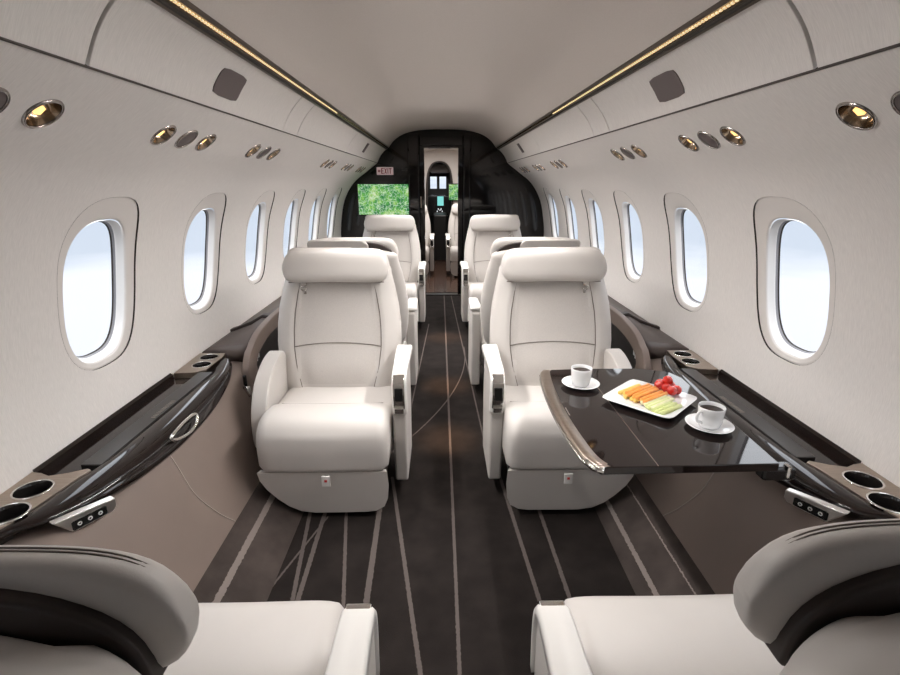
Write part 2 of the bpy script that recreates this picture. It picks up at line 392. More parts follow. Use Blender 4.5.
# ---------------------------------------------------------------- overhead panels
def BP(sg, y, t, off=0):
    x = .618+(.725-.618)*t; z = 1.645+(1.50-1.645)*t
    n = Vector((.145, .107)).normalized(); b = off+.012*math.sin(math.pi*min(1, max(0, t)))
    return Vector((sg*(x+n.x*b), y, z+n.y*b))
def panel(sg, y0, y1, label, sign_g, name='overhead_panel'):
    g = .0022; y0 += g; y1 -= g; NT = 12
    fr = [[BP(sg, y, t/NT) for t in range(NT+1)]+[BP(sg, y, 1-t/NT, .012) for t in range(NT+1)] for y in (y0, y1)]
    o = fixn(mesh(name, *loft(fr), M['fabric'], None, True, .002, 2))
    return tag(o, label, 'overhead panel', sign_g)
def seamline(sg):   # dark gap behind the panels
    o = mesh('trim_1' if sg < 0 else 'trim_2', *loft([[BP(sg, y, t/8, .014) for t in range(-1, 10)] for y in (-1.6, 5.92)], cap=False, closed=False), M['seam'])
    struct(o)
    o = mesh('trim_3' if sg < 0 else 'trim_4', *tube([(sg*.7245, -1.6, 1.4985), (sg*.7245, 5.9, 1.4985)], .0028, 6), M['gap']); struct(o)
for sg, nm in ((-1, 'left'), (1, 'right')):
    seamline(sg); ob = []
    ys = [(-1.6, 1.105, 'large fabric overhead panel nearest the viewer, %s side'), (1.112, 2.385, 'long fabric overhead panel holding the mauve square grille, %s side'),
          (2.388, 2.615, 'narrow fabric overhead panel just beyond the %s grille panel'), (2.618, 3.96, 'long plain fabric overhead panel in the middle of the %s side'),
          (3.963, 5.9, 'farthest fabric overhead panel, ending at the black bulkhead, %s side')]
    if sg > 0: ys[0] = (-1.6, .892, ys[0][2]); ys.insert(1, (.899, 1.105, 'narrow fabric overhead panel between two dark joints at the top %s corner'))
    for a, b, l in ys: panel(sg, a, b, l % nm, None)
    # grille
    def gp(y, t, o): return BP(sg, y, t, o)
    ring = []
    for k in range(32):
        dx, dt = sell(.094, .24, 7, k, 32); sh = -.016*(dt/.24)
        ring.append((1.728-sh*0+dx, .54+dt))
    o = mesh('mask_grille', *loft([[gp(y, t, -.0002) for y, t in ring], [gp(y, t, -.003) for y, t in ring]]), M['grille'], None, True, .001, 2); fixn(o)
    tag(o, 'mauve grey rounded square grille set in the %s overhead panel' % nm, 'grille')
    o = mesh('vent_slot', *loft([[gp(y, t, -.0002) for y, t in ((4.62, .25), (4.62, .75), (4.72, .75), (4.72, .25))], [gp(y, t, -.003) for y, t in ((4.62, .25), (4.62, .75), (4.72, .75), (4.72, .25))]]), M['grille'], None, False); fixn(o)
    tag(o, 'small grey slot vent in the far %s overhead panel near the bulkhead' % nm, 'vent')

# ---------------------------------------------------------------- windows
def win(sg, yc, name):
    sC = .698; N_ = 72
    nC = prof(.69)[1]; nC = nC if nC.x > 0 else -nC
    def ring(hw, hh, n, off, dy=0, ds=0, const=False):
        r = []
        for k in range(N_):
            a, b = sell(hw, hh, n, k, N_); r.append(W(sg, yc+dy+a, sC+ds+b, off, nC if const else None))
        return r
    root = bpy.data.objects.new(name, None); COL.objects.link(root); root['kind'] = 'structure'; root.location = (0, 0, 0)
    dy, ds = -.006, .0315
    mesh('bezel', *loft([ring(.1955, .2905, 2.9, .006), ring(.193, .288, 2.9, .0045), ring(.188, .282, 2.9, .004), ring(.174, .262, 2.85, .005, dy*.6, ds*.6), ring(.160, .2445, 2.8, .006, dy, ds), ring(.1575, .2415, 2.8, .0065, dy, ds), ring(.1545, .237, 2.8, .009, dy, ds), ring(.1535, .236, 2.8, .013, dy, ds)], cap=False), M['bezel'], root)
    mesh('gasket', *loft([ring(.1952, .2902, 2.9, -.0005), ring(.1956, .2906, 2.9, .009)], cap=False), M['seam'], root)
    P = [(.1535, .236, .012), (.1515, .234, .015), (.1515, .234, .0205), (.1490, .2315, .023), (.1485, .231, .029), (.1460, .2285, .031), (.1455, .228, .037)]
    mesh('reveal', *loft([ring(a, b, 2.8, c, dy, ds, True) for a, b, c in P], cap=False), M['white'], root)
    P = [(.1455, .228, .036), (.1445, .227, .037), (.144, .2265, .041), (.142, .2245, .0425), (.1415, .224, .046)]
    mesh('seal', *loft([ring(a, b, 2.8, c, dy, ds, True) for a, b, c in P], cap=False), M['blind'], root)
    P = [(.1425, .225, .043), (.1405, .223, .043), (.1405, .223, .048)]
    mesh('rubber', *loft([ring(a, b, 2.8, c, dy, ds, True) for a, b, c in P], cap=False), M['seam'], root)
    r = ring(.145, .227, 2.8, .047, dy, ds, True)
    mesh('glass_pane', r, [list(range(N_))], M['glass'], root, False)
    return root
k = 1
for sg in (-1, 1):
    for yc in WIN_Y:
        win(sg, yc, 'window_%d' % k); k += 1

# ---------------------------------------------------------------- reading lights
def fixture(sg, y, kind, label, group):
    s = .14; n = Wn(sg, s); p = W(sg, y, s); up_ = Vector((0, 1, 0)); x_ = up_.cross(n).normalized()
    mtx = Matrix((x_, up_, n)).transposed().to_4x4(); mtx.translation = p
    t = empty('reading_light' if kind == 'lamp' else 'air_vent', label, 'ceiling light' if kind == 'lamp' else 'air vent', p, 0, group)
    im = Matrix.Translation(-p) @ mtx
    mesh('trim_ring', *lathe([(.0365, -.004), (.0365, .003), (.038, .005), (.0405, .005), (.0425, .003), (.0435, .0)], 40, im), M['darkchrome'], t)
    if kind == 'lamp':
        mesh('reflector', *lathe([(.0368, .002), (.033, -.010), (.028, -.022), (.016, -.030), (.0001, -.031)], 40, im), M['goldchrome'], t)
        mesh('gold_glint', *prism_local([(-.008, -.020), (.010, -.020), (.011, -.006), (-.007, -.006)], im), M['lens'], t, smooth=False)  # added glowing block, stands in for the gold streak reflected in the cup
        mesh('bulb', *lathe([(.0001, -.010), (.006, -.012), (.008, -.018), (.007, -.026)], 20, im), M['bulb'], t)
    else:
        mesh('grille_disc', *lathe([(.0368, .001), (.030, .003), (.016, .005), (.0001, .006)], 40, im), M['grille'], t)
    return t
def prism_local(poly, m):
    v, f = prism(poly, 'x', -.004, .004)
    return [m @ Vector((a[1], a[0]*2, a[2])) for a in v], f
names_row = ['by the picture corner', 'above the nearest window', 'above the second window', 'above the fourth window', 'above the fifth window', 'beside the bulkhead']
for sg, nm in ((-1, 'left'), (1, 'right')):
    for ci, c_ in enumerate((.98, 1.715, 2.445, 3.85, 4.62, 5.37)):
        fixture(sg, c_-.137, 'lamp', 'gold-lit reading light, nearest of the %s trio %s' % (nm, names_row[ci]), None)
        fixture(sg, c_, 'vent', 'grey air vent between two lamps, %s wall, %s' % (nm, names_row[ci]), None)
        fixture(sg, c_+.137, 'lamp', 'gold-lit reading light, farthest of the %s trio %s' % (nm, names_row[ci]), None)

# ---------------------------------------------------------------- floor, dado, side panels
v, f = loft([[(x, y, 0) for x in (-.62, -.3, 0, .3, .62)] for y in (-1.6, 1, 3, 5.9, 6.05)], cap=False, closed=False)
struct(mesh('floor', v, f, M['carpet'], None, False))
for sg, nm in ((-1, 'left'), (1, 'right')):
    D = [(.595, -.002), (.60, .006), (.62, .018), (.70, .066), (.765, .105), (.778, .112), (.80, .112)]
    v, f = loft([[(sg*a, y, b) for a, b in D] for y in (-1.6, 5.9)], cap=False, closed=False)
    struct(mesh('baseboard_'+nm, v, f, M['dadocarpet']))
    t = bpy.data.objects.new('trim_%d' % (5 if sg < 0 else 6), None); COL.objects.link(t); t['kind'] = 'structure'
    D = catmull([(.774, .100), (.800, .16), (.850, .28), (.905, .40), (.945, .450), (1.0, .470), (1.15, .475)], 6)
    v, f = loft([[(sg*a[0], y, a[1]) for a in D] for y in (-1.6, 5.9)], cap=False, closed=False)
    mesh('lower_side_lining', v, f, M['taupe'], t)
    cs = catmull([(1.47, .44), (1.455, .36), (1.455, .28), (1.50, .18), (1.545, .115)], 8)
    def lin(z):
        for a, b in zip(D, D[1:]):
            if a[1] <= z <= b[1]: return a[0]+(b[0]-a[0])*(z-a[1])/(b[1]-a[1]+1e-9)
        return D[0][0]
    mesh('seam_stitching', *tube([(sg*(lin(p[1])-.001), p[0], p[1]) for p in cs], .0022, 6), M['taupestitch'], t)
struct(mesh('wall_back', *prism([(-1.2, 0), (1.2, 0), (1.2, 1.0), (.7, 1.6), (.3, 1.86), (-.3, 1.86), (-.7, 1.6), (-1.2, 1.0)], 'y', -1.66, -1.6), M['cabin'], None, False))

# ---------------------------------------------------------------- side ledges
def ipl(K, y, j):
    if y <= K[0][0]: return K[0][j]
    for a, b in zip(K, K[1:]):
        if y <= b[0]:
            t = (y-a[0])/(b[0]-a[0]); return a[j]+(b[j]-a[j])*t
    return K[-1][j]
RK = catmull([(.80, 1.14, .503), (.98, 1.046, .500), (1.035, .990, .496), (1.12, .948, .480), (1.21, .925, .465), (1.35, .903, .452), (1.52, .892, .446), (1.70, .893, .450), (1.85, .905, .462), (1.98, .925, .478), (2.06, .947, .490), (2.13, .972, .498), (2.18, 1.0, .502)], 4)
def carve(o, cutters):
    """real wells: subtract drums from the finished plate"""
    tmp = []
    for v, f in cutters:
        c = mesh('cutter', v, f, None, None, False); fixn(c); tmp.append(c)
        b = o.modifiers.new('well', 'BOOLEAN'); b.operation = 'DIFFERENCE'; b.object = c; b.solver = 'EXACT'
    bpy.context.view_layer.update()
    dg = bpy.context.evaluated_depsgraph_get(); me = bpy.data.meshes.new_from_object(o.evaluated_get(dg))
    o.modifiers.clear(); o.data = me
    for p in me.polygons: p.use_smooth = False
    for c in tmp: bpy.data.objects.remove(c)
def drum(x, y, r, z0, z1): return loft([[Vector((x+r*math.cos(2*math.pi*k/40), y+r*math.sin(2*math.pi*k/40), z)) for k in range(40)] for z in (z0, z1)])
def ledge(sg, nm):
    t = empty('side_ledge', 'glossy black lacquered side ledge with cup holders along the %s wall' % nm, 'side ledge', (sg*1.0, 1.1, 0))
    o = Vector(t.location)
    def B(name, vf, m, par=t, **k): return mesh(name, [Vector(p)-o for p in vf[0]], vf[1], m, par, **k)
    def xo(y): return max(ipl([(.9, 1.075), (1.0, 1.050), (1.05, 1.035), (1.18, 1.022), (1.30, .996), (2.0, .992), (2.06, 1.012), (2.2, 1.03)], y, 1), ipl(RK, y, 1)+.012)
    loops = []
    for q in RK:
        y, xb, zb = q; a = xo(y); zt = .519; w_ = a-xb; h_ = zt-zb
        pr = [(a, .44+(zb-.44)*.9), (a, .498), (a-.002, zt-.002), (a-.10*w_, zt), (a-.42*w_, zt-.04*h_), (a-.68*w_, zt-.16*h_), (a-.88*w_, zt-.40*h_), (xb+.02*w_, zt-.66*h_), (xb, zt-.86*h_), (xb+.05*w_, zb), (xb+.25*w_, zb-.003), (a-.2*w_, zb+.0)]
        loops.append([(sg*x_, y, z_) for x_, z_ in pr])
    fixn(B('rail', loft(loops), M['gloss']))
    g = []
    for q in RK:
        if 1.12 < q[0] < 2.04:
            a = xo(q[0]); w_ = a-q[1]; h_ = .519-q[2]; g.append((sg*(a-.885*w_), q[0], .519-.40*h_+.0005))
    B('latch_groove', tube(g, .0028, 6), M['black'])
    wells = ((1.076, 1.043, .042), (1.092, 1.143, .042), (1.078, 2.075, .038), (1.090, 2.175, .038))
    ypl = [.80, .90, .98, 1.05, 1.18, 1.30, 1.6, 2.0, 2.1, 2.24]
    ch = fixn(B('channel', prism([(sg*(xo(y)-.0), y) for y in ypl]+[(sg*1.168, 2.24), (sg*1.168, .80)], 'z', .478, .497), M['gloss']))
    carve(ch, [drum(sg*x_, y_, r+.001, .40, .60) for x_, y_, r in wells])
    fixn(B('wall_lip', loft([[(sg*a, y, b) for a, b in ((1.172, .49), (1.172, .522), (1.160, .525), (1.152, .517), (1.150, .49))] for y in (1.235, 1.97)]), M['gloss'], smooth=False))
    fixn(B('lid', prism([(sg*.998, 1.268), (sg*1.058, 1.268), (sg*1.058, 2.0), (sg*.998, 2.0)], 'z', .497, .5185), M['satin'], bevel=.003))
    mb = MB()
    for i in range(13): mb.box(sg*1.006, sg*1.022, 1.565+i*.011, 1.571+i*.011, .518, .5192)
    B('slot_grille', (mb.v, mb.f), M['darkchrome'], smooth=False)
    plates = (([(1.075, .90), (1.050, .99), (1.033, 1.05), (1.024, 1.12), (1.014, 1.20), (1.004, 1.235), (1.018, 1.243), (1.058, 1.222), (1.10, 1.208), (1.13, 1.222), (1.160, 1.228), (1.160, .90)], wells[:2]),
              ([(1.034, 2.02), (1.07, 1.985), (1.150, 1.975), (1.160, 2.235), (1.040, 2.232), (1.030, 2.16)], wells[2:]))
    for pl, ws in plates:
        pt = fixn(B('cup_holder_plate', prism([(sg*a, b) for a, b in pl], 'z', .497, .5225), M['bronze'], bevel=.002))
        carve(pt, [drum(sg*x_, y_, r, .45, .60) for x_, y_, r in ws])
        for x_, y_, r in ws:
            im = Matrix.Translation((sg*x_, y_, .5225))
            B('cup_well', lathe([(r+.0035, .0004), (r+.003, .0022), (r, .0026), (r-.0015, .0008), (r-.002, -.030), (r-.003, -.040), (.0005, -.040)], 40, im), M['wellblack'], pt)
            B('well_rim', lathe([(r+.0040, .0003), (r+.0035, .0024), (r+.0003, .0030), (r-.0012, .0012)], 40, im), M['chrome'], pt)
    if sg < 0:
        P = catmull([(-.905, 1.450, .500), (-.902, 1.445, .514), (-.908, 1.53, .518), (-.905, 1.600, .517), (-.900, 1.612, .505), (-.893, 1.585, .488), (-.893, 1.53, .481), (-.898, 1.475, .490), (-.905, 1.450, .500)], 4)
        B('pull_handle', tube([Vector(p)+Vector((.010, 0, -.004)) for p in P], .0052, 8), M['chrome'])
    return t
M['wellblack'] = mat('glossy_black_well', (.015, .013, .012), .1)
ledge(-1, 'left'); ledge(1, 'right')

def control_box(sg, nm):
    t = empty('seat_control_panel', 'chrome seat control panel with three round buttons under the %s ledge' % nm, 'control panel', (sg*.93, 1.08, .47))
    o = Vector(t.location); n = Vector((-sg*.85, -.52, 0)).normalized()
    A = Vector((sg*.945, 1.061, .472)); Bq = Vector((sg*.905, 1.126, .473)); ex = (Bq-A).normalized(); n = Vector((-sg*abs(ex.y), -abs(ex.x), 0)); ez = Vector((0, 0, 1))
    pl = [Vector((sg*a, b, c)) for a, b, c in ((.973, 1.033, .502), (.943, 1.059, .453), (.899, 1.143, .457), (.894, 1.151, .468), (.895, 1.151, .492), (.93, 1.09, .498))]
    pl = [p-n*((p-A).dot(n)) for p in pl]
    fixn(mesh('chrome_plate', *loft([[p-n*.022-o for p in pl], [p-o for p in pl]]), M['satinchrome'], t, True, .004, 3))
    L_ = (Bq-A).length
    def P(u, v, w): return A+ex*u+ez*v+n*w-o
    st = [(-.002, -.011), (.002, -.0135), (L_-.002, -.0135), (L_+.002, -.011), (L_+.002, .0085), (L_-.002, .011), (.002, .011), (-.002, .0085)]
    fixn(mesh('button_strip', *loft([[P(u, v, -.002) for u, v in st], [P(u, v, .0022) for u, v in st]]), M['black'], t, True, .0008, 2))
    for k_ in (.19, .5, .81):
        u = L_*k_
        vv, ff = lathe([(.0001, .0036), (.0022, .0036), (.0026, .002)], 16)
        b = mesh('button', [P(u+p[0], p[1]-.001, p[2]) for p in vv], ff, M['black'], t)
        vv, ff = lathe([(.0026, .002), (.0029, .0036), (.0050, .0036), (.0054, .002)], 20)
        mesh('button_ring', [P(u+p[0], p[1]-.001, p[2]) for p in vv], ff, M['button'], b)
    return t
M['satinchrome'] = mat('satin_chrome', (.80, .78, .75), .3, 1)
control_box(-1, 'left'); control_box(1, 'right')

# ---------------------------------------------------------------- leather seat surrounds beside row three
def surround(sg, nm):
    t = empty('leather_side_surround', 'dark taupe leather arch beside the %s window seat' % nm + (', partly behind the table' if sg > 0 else ', left of the seat'), 'side surround', (sg*1.0, 2.5, 0))
    o = Vector(t.location)
    def B(name, vf, m, **k): return mesh(name, [Vector(p)-o for p in vf[0]], vf[1], m, t, **k)
    # top shelf
    Y = [2.262, 2.34, 2.45, 2.62, 2.9, 3.4, 5.88]; H = [.524, .540, .572, .598, .59, .57, .57]
    lo = []
    for y, h in zip(Y, H):
        zi = h-.0
        lo.append([(sg*1.160, y, .45), (sg*1.168, y, .516), (sg*1.14, y, .524), (sg*1.05, y, .524+(zi-.524)*.45), (sg*.985, y, zi), (sg*.950, y, zi-.004), (sg*.938, y, zi-.022), (sg*.945, y, zi-.05), (sg*1.0, y, .45)])
    fixn(B('leather_shelf', loft(lo), M['taupeD']))
    # collar
    pr = [(1.172, .505), (1.168, .530), (1.13, .542), (1.05, .575), (.985, .612), (.940, .605), (.930, .59), (.95, .57), (1.1, .52)]
    fixn(B('collar', loft([[(sg*a, y, b) for a, b in pr] for y in (2.60, 2.645)]), M['brown'], bevel=.006))
    # band curving down from the shelf along the side lining, black recess behind it
    LK = [(.10, .772), (.16, .800), (.28, .850), (.40, .905), (.45, .935), (.60, .940)]
    lx = lambda z: ipl([(a_, b_) for a_, b_ in LK], z, 1)
    cl = catmull([(2.80, .575), (2.52, .568), (2.32, .532), (2.205, .450), (2.160, .34), (2.152, .27)], 6)
    lo = []
    for i, p in enumerate(cl):
        a = cl[max(i-1, 0)]; b = cl[min(i+1, len(cl)-1)]; d = (b-a).normalized(); n = Vector((d.y, -d.x)); w_ = .036 if p[1] > .5 else .044
        P_ = [(p[0]+n.x*w_, p[1]+n.y*w_), (p[0]-n.x*w_, p[1]-n.y*w_)]
        lo.append([(sg*(lx(P_[0][1])-.022), *P_[0]), (sg*(lx(P_[0][1])+.012), *P_[0]), (sg*(lx(P_[1][1])+.012), *P_[1]), (sg*(lx(P_[1][1])-.022), *P_[1])])
    fixn(B('arch_band', loft(lo), M['taupe'], bevel=.006))
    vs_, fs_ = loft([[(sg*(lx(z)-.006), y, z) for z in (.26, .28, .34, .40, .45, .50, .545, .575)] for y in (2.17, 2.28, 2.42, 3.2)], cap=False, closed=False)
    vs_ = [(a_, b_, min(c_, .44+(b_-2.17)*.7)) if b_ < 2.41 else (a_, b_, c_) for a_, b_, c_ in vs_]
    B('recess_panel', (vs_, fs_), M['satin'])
    mb = MB()
    for i in range(3): mb.box(sg*.924, sg*.929, 2.275+i*.026, 2.288+i*.026, .445+i*.010, .480+i*.010)
    mb.box(sg*.924, sg*.929, 2.285, 2.297, .415, .427)
    B('seat_switches', (mb.v, mb.f), M['button'], smooth=False)
    B('belt_clip', box(sg*.905, sg*.918, 2.095, 2.108, .40, .46), M['black'], bevel=.002)
    B('belt_clip_edge', box(sg*.880, sg*.912, 2.070, 2.075, .37, .42), M['chrome'])
surround(-1, 'left'); surround(1, 'right')

# ---------------------------------------------------------------- seats
def smooth(a, b, x):
    t = max(0, min(1, (x-a)/(b-a))); return t*t*(3-2*t)
def lerpk(K, z):
    if z <= K[0][0]: return K[0][1]
    for (a, p), (b, q) in zip(K, K[1:]):
        if z <= b: return p+(q-p)*smooth(0, 1, (z-a)/(b-a)) if False else p+(q-p)*(z-a)/(b-a)
    return K[-1][1]
WK = [(.36, .245), (.42, .268), (.50, .282), (.58, .288), (.66, .286), (.74, .277), (.82, .260), (.88, .244)]
PKW = [(.36, .160), (.39, .165), (.47, .186), (.56, .198), (.64, .198), (.71, .193), (.80, .178), (.87, .163), (.95, .150)]
def seat(side, label, rec=.27, hr_top=1.0, group='cream leather cabin seats', bot=.14, HT=.048, BR=.028, RR=.06, HE=12, ZO=.055, CE_=0.0, BW=.228, AX=0.0):
    """faces -Y; side=+1: aisle at +X. Origin on the floor under the seat."""
    t = empty('cabin_seat', label, 'seat', (0, 0, 0), 0, group)
    X = lambda x: side*x
    ZT = hr_top-ZO                                                  # top of back shell
    def yf(z): return bot+(z-.39)*rec
    def th(z): return .135+.03*smooth(.9, .5, z)
    def hw(z):
        w_ = lerpk(WK, z)
        if z > ZT-.075: q = (z-(ZT-.075))/.0755; w_ *= max(.02, 1-min(1, q)**4)**.30
        return w_
    def front(u, z):
        h = hw(z); T = th(z); pk = lerpk(PKW, z)/h
        q = (1-min(1, abs(u))**4.0)**.5
        r = .024*(1-smooth(pk-.10, pk+.06, abs(u)))+.010*(1-abs(u)**2)*0
        gr = .006*math.exp(-((abs(u)-pk)/.022)**2)
        bulge = -.014*math.exp(-((z-.47)/.07)**2)*(1-smooth(.4, .7, abs(u)))
        return Vector((X(u*h), yf(z)+.075-.075*q+r*q+gr+bulge, z))
    zs = [.33, .345, .37, .40]+[.42+.02*i for i in range(int((ZT-.08-.42)/.02)+1)]
    zs += [ZT-.07+.07*math.sin(math.pi/2*i/12) for i in range(1, 13)]
    us = [-math.cos(math.pi*i/44) for i in range(45)]
    us = [math.copysign(abs(u)**.9, u) for u in us]
    loops = []
    for z in zs:
        h = hw(z); T = th(z)
        pt = 1.0
        if z > ZT-RR: pt = max(.04, 1-((z-(ZT-RR))/RR)**2)**.5
        if z < .36: pt = .9
        fr = [front(u, z) for u in us]; bk = []
        for u in us[::-1][1:-1]:
            q = (1-abs(u)**3.2)**.5
            bk.append(Vector((X(u*h), yf(z)+.075+(T-.075)*q, z)))
        cy = yf(z)+(T*.5 if ZO < .058 else .01); lp = [Vector((p.x, cy+(p.y-cy)*pt, p.z)) for p in fr+bk]
        loops.append(lp)
    fixn(mesh('backrest', *loft(loops), M['leather'], t))
    bk = t.children[-1] if t.children else None
    bk = [c for c in t.children if c.name.startswith('backrest')][0]
    def shell(u, z):
        h = hw(z); T = th(z); pt = 1.0
        if z > ZT-RR: pt = max(.04, 1-((z-(ZT-RR))/RR)**2)**.5
        cy = yf(z)+(T*.5 if ZO < .058 else .01); y = yf(z)+.075+(T-.075)*(1-abs(u)**3.2)**.5
        return Vector((X(u*h), cy+(y-cy)*pt+.0006, z))
    if CE_:
        for dz in (.0011, .0018):
            mesh('stitching', *tube([shell(-.93+1.86*i/40, ZT-dz-.03*abs(-.93+1.86*i/40)**6) for i in range(41)], .0012, 5), M['stitch'], bk)
        for u_ in (-.42, .42):
            mesh('seam', *tube([shell(u_, ZT-.0006-.4*(i/40)**3) for i in range(41)], .0016, 5), M['stitch'], bk)
    # perforated centre panel skin
    g = []; 
    zs2 = [.40+.02*i for i in range(int((hr_top-.13-.40)/.02)+1)]
    vv = []; ff = []; nu = 20
    for z in zs2:
        h = hw(z); pk = lerpk(PKW, z)/h-.012
        for i in range(nu+1): p = front(-pk+2*pk*i/nu, z); vv.append(p+Vector((0, -.0012, 0)))
    for a in range(len(zs2)-1):
        for i in range(nu): k_ = a*(nu+1)+i; ff.append([k_, k_+1, k_+nu+2, k_+nu+1])
    mesh('centre_panel', vv, ff, M['leatherP'], bk)
    for s_ in (-1, 1):
        mesh('seam', *tube([front(s_*lerpk(PKW, z)/hw(z), z)+Vector((0, -.001, 0)) for z in [.385+.0165*i for i in range(int((hr_top-.135-.385)/.0165)+1)]], .0024, 6), M['stitch'], bk)
    pkk = lerpk(PKW, .57)
    mesh('seam', *tube([front(-x_/hw(z_), z_)+Vector((0, -.0022, 0)) for x_, z_ in [(pkk*(2*i/24-1), .583-.017*(2*i/24-1)**2) for i in range(25)]], .0022, 6), M['stitch'], bk)
    # headrest
    zc = hr_top-.073; hz = .073; loops = []
    for i in range(33):
        u = math.sin(math.pi/2*(-1+2*i/32)); q = max(.001, 1-abs(u)**HE)**.42; cy = yf(zc)+.022-(.060-HT); ring = []
        for k_ in range(28):
            a = 2*math.pi*k_/28; c, s_ = math.cos(a), math.sin(a); r = (abs(c)**3.6+abs(s_)**3.6)**(-1/3.6)
            yy = r*c*HT*(.55+.45*q); zz = r*s_*hz*q
            ring.append(Vector((X(u*(.238-.010*max(0, zz/hz))), cy+yy+zz*rec, zc+zz-.004*u*u)))
        loops.append(ring)
    hr = fixn(mesh('headrest', *loft(loops), M['leather'], t))
    if CE_:
        for fr_ in (-.22, -.02):
            P_ = []
            for i in range(61):
                u = .985*math.sin(math.pi/2*(-1+2*i/60)); q = max(.001, 1-abs(u)**HE)**.42; yy = fr_*HT; zz = hz*(1-abs(fr_)**3.6)**(1/3.6)
                P_.append(Vector((X(u*(.238-.010*zz/hz)), yf(zc)+.022-(.060-HT)+yy*(.55+.45*q)+zz*q*rec, zc+zz*q-.004*u*u+.0004)))
            mesh('stitching', *tube(P_, .0009, 5), M['stitch'], hr)
    # bottom shadow seam of headrest
    if not CE_: mesh('piping', *tube([Vector((X(.215*(2*i/20-1)), yf(hr_top-.145)+.002+.0*i, hr_top-.147)) for i in range(21)], .003, 6), M['stitch'], hr)
    # dark bracket behind the headrest (arch) with cream cover on the window half
    out_ = []
    for i in range(25):
        a = math.pi*i/24; c = math.cos(a); s_ = math.sin(a)
        out_.append((BW*math.copysign(abs(c)**.75, c), hr_top-.140+.122*abs(s_)**.65))
    y0 = yf(zc)+.022-(.060-HT)+HT
    fixn(mesh('headrest_bracket', *loft([[(X(a), y0+(b-zc)*rec-.02, b) for a, b in out_], [(X(a), y0+(b-zc)*rec+BR, b) for a, b in out_]]), M['brown'], t, True, .006, 3))
    cv = [(-.236, hr_top-.13), (-.236, hr_top-.02), (-.22, hr_top-.006), (.06, hr_top-.006), (.09, hr_top-.03), (.09, hr_top-.13)]
    fixn(mesh('headrest_cover', *loft([[(X(a), y0+(b-zc)*rec-.005, b) for a, b in cv], [(X(a), y0+(b-zc)*rec+BR+.008, b) for a, b in cv]]), M['leather'], t, True, .012, 4))
    # belt fitting
    bx, bz = -.150, hr_top-.160; by = front(-.150/hw(bz), bz).y-.010
    f_ = mesh('belt_fitting', *box(X(bx-.014), X(bx+.014), by-.004, by+.006, bz-.006, bz+.012), M['chrome'], t, True, .003, 3)
    mesh('belt_ring', *tube([(X(bx+.013*math.cos(a)), by-.003, bz-.016+.011*math.sin(a)) for a in [2*math.pi*i/20 for i in range(21)]], .003, 8), M['chrome'], f_)
    mesh('belt_tab', *box(X(bx-.004), X(bx+.010), by-.004, by+.002, bz-.044, bz-.022), M['chrome'], f_, True, .002, 2)
    # cushion: lofted across x so the front rolls over
    pr = catmull([(.235, .30), (.235, .375), (.14, .392), (.0, .400), (-.06, .408), (-.115, .432), (-.19, .442), (-.255, .430), (-.295, .388), (-.306, .33), (-.304, .27), (-.298, .228), (-.27, .222)], 4)
    pr = [(p[0]-CE_*smooth(.1, -.2, p[0]), p[1]+CE_*.12*smooth(0, -.2, p[0])) for p in pr]+[(0, .22), (.2, .24)]
    loops = []
    for i in range(25):
        u = -1+2*i/24; q = max(0, 1-abs(u)**8)**.4; cyy, czz = -.03, .31
        loops.append([(X(.020+u*.246), cyy+(a-cyy)*(.93+.07*q), czz+(b-czz)*(.80+.20*q)-.006*(1-abs(u)**2)*(1 if b > .38 else 0)) for a, b in pr])
    cu = fixn(mesh('seat_cushion', *loft(loops), M['leather'], t))
    mesh('seam', *tube([Vector((X(.02+.21*(2*i/16-1)), -.068+.006*(2*i/16-1)**2, .4055-.0)) for i in range(17)], .0016, 6), M['stitch'], cu)
    # leg panel, slanted on the window side
    pf = [(-.236, .222), (.262, .222), (.266, .16), (.260, .095), (.245, .055), (.212, .034), (.17, .028), (-.03, .027), (-.085, .036), (-.130, .060), (-.170, .096), (-.208, .142), (-.230, .185)]
    lp = mesh('leg_panel', *loft([[(X(a*.97), -.27+(.22-b)*.0, b) for a, b in pf], [(X(a), -.292+(.22-b)*.10, b) for a, b in pf]]), M['leather'], t, True, .014, 4)
    fixn(lp)
    mesh('under_frame', *loft([[(X(a*.95), -.27, b) for a, b in pf], [(X(a*.8), .20, b) for a, b in pf]]), M['satin'], t); fixn([c for c in t.children if c.name.startswith('under_frame')][0])
    tg = mesh('label_tag', *box(X(.015), X(.047), -.316, -.309, .175, .218), M['armwhite'], t, True, .001, 2)
    mesh('red_mark', *box(X(.026), X(.036), -.3168, -.3155, .194, .204), M['red'], tg, False)
    # aisle armrest: cream rim around a side panel, chrome latch in front
    ap = [(-.120, .07), (-.140, .30), (-.152, .42), (-.156, .50), (-.146, .540), (-.115, .556), (.0, .562), (.17, .566), (.20, .54), (.20, .30), (.17, .07)]
    arm = fixn(mesh('aisle_armrest', *prism(ap, 'x', X(.276+AX), X(.330+AX)), M['leather'], t, True, .010, 4))
    cap = catmull([(-.152, .40), (-.158, .48), (-.150, .535), (-.112, .559), (.02, .565), (.195, .569)], 5)
    lo = []
    for i, p in enumerate(cap):
        a = cap[max(i-1, 0)]; b = cap[min(i+1, len(cap)-1)]; d = (b-a).normalized(); n = Vector((-d.y, d.x)); n = n if (n.x < 0 or n.y > 0) else -n
        wd = .029+.006*smooth(-.12, .2, p[0])
        lo.append([(X(.306+AX+c*wd), p[0]+n.x*e_, p[1]+n.y*e_) for c, e_ in ((-1, -.012), (-1, .004), (-.8, .009), (.8, .009), (1, .004), (1.05, -.012))])
    fixn(mesh('armrest_cap', *loft(lo), M['armwhite'], arm))
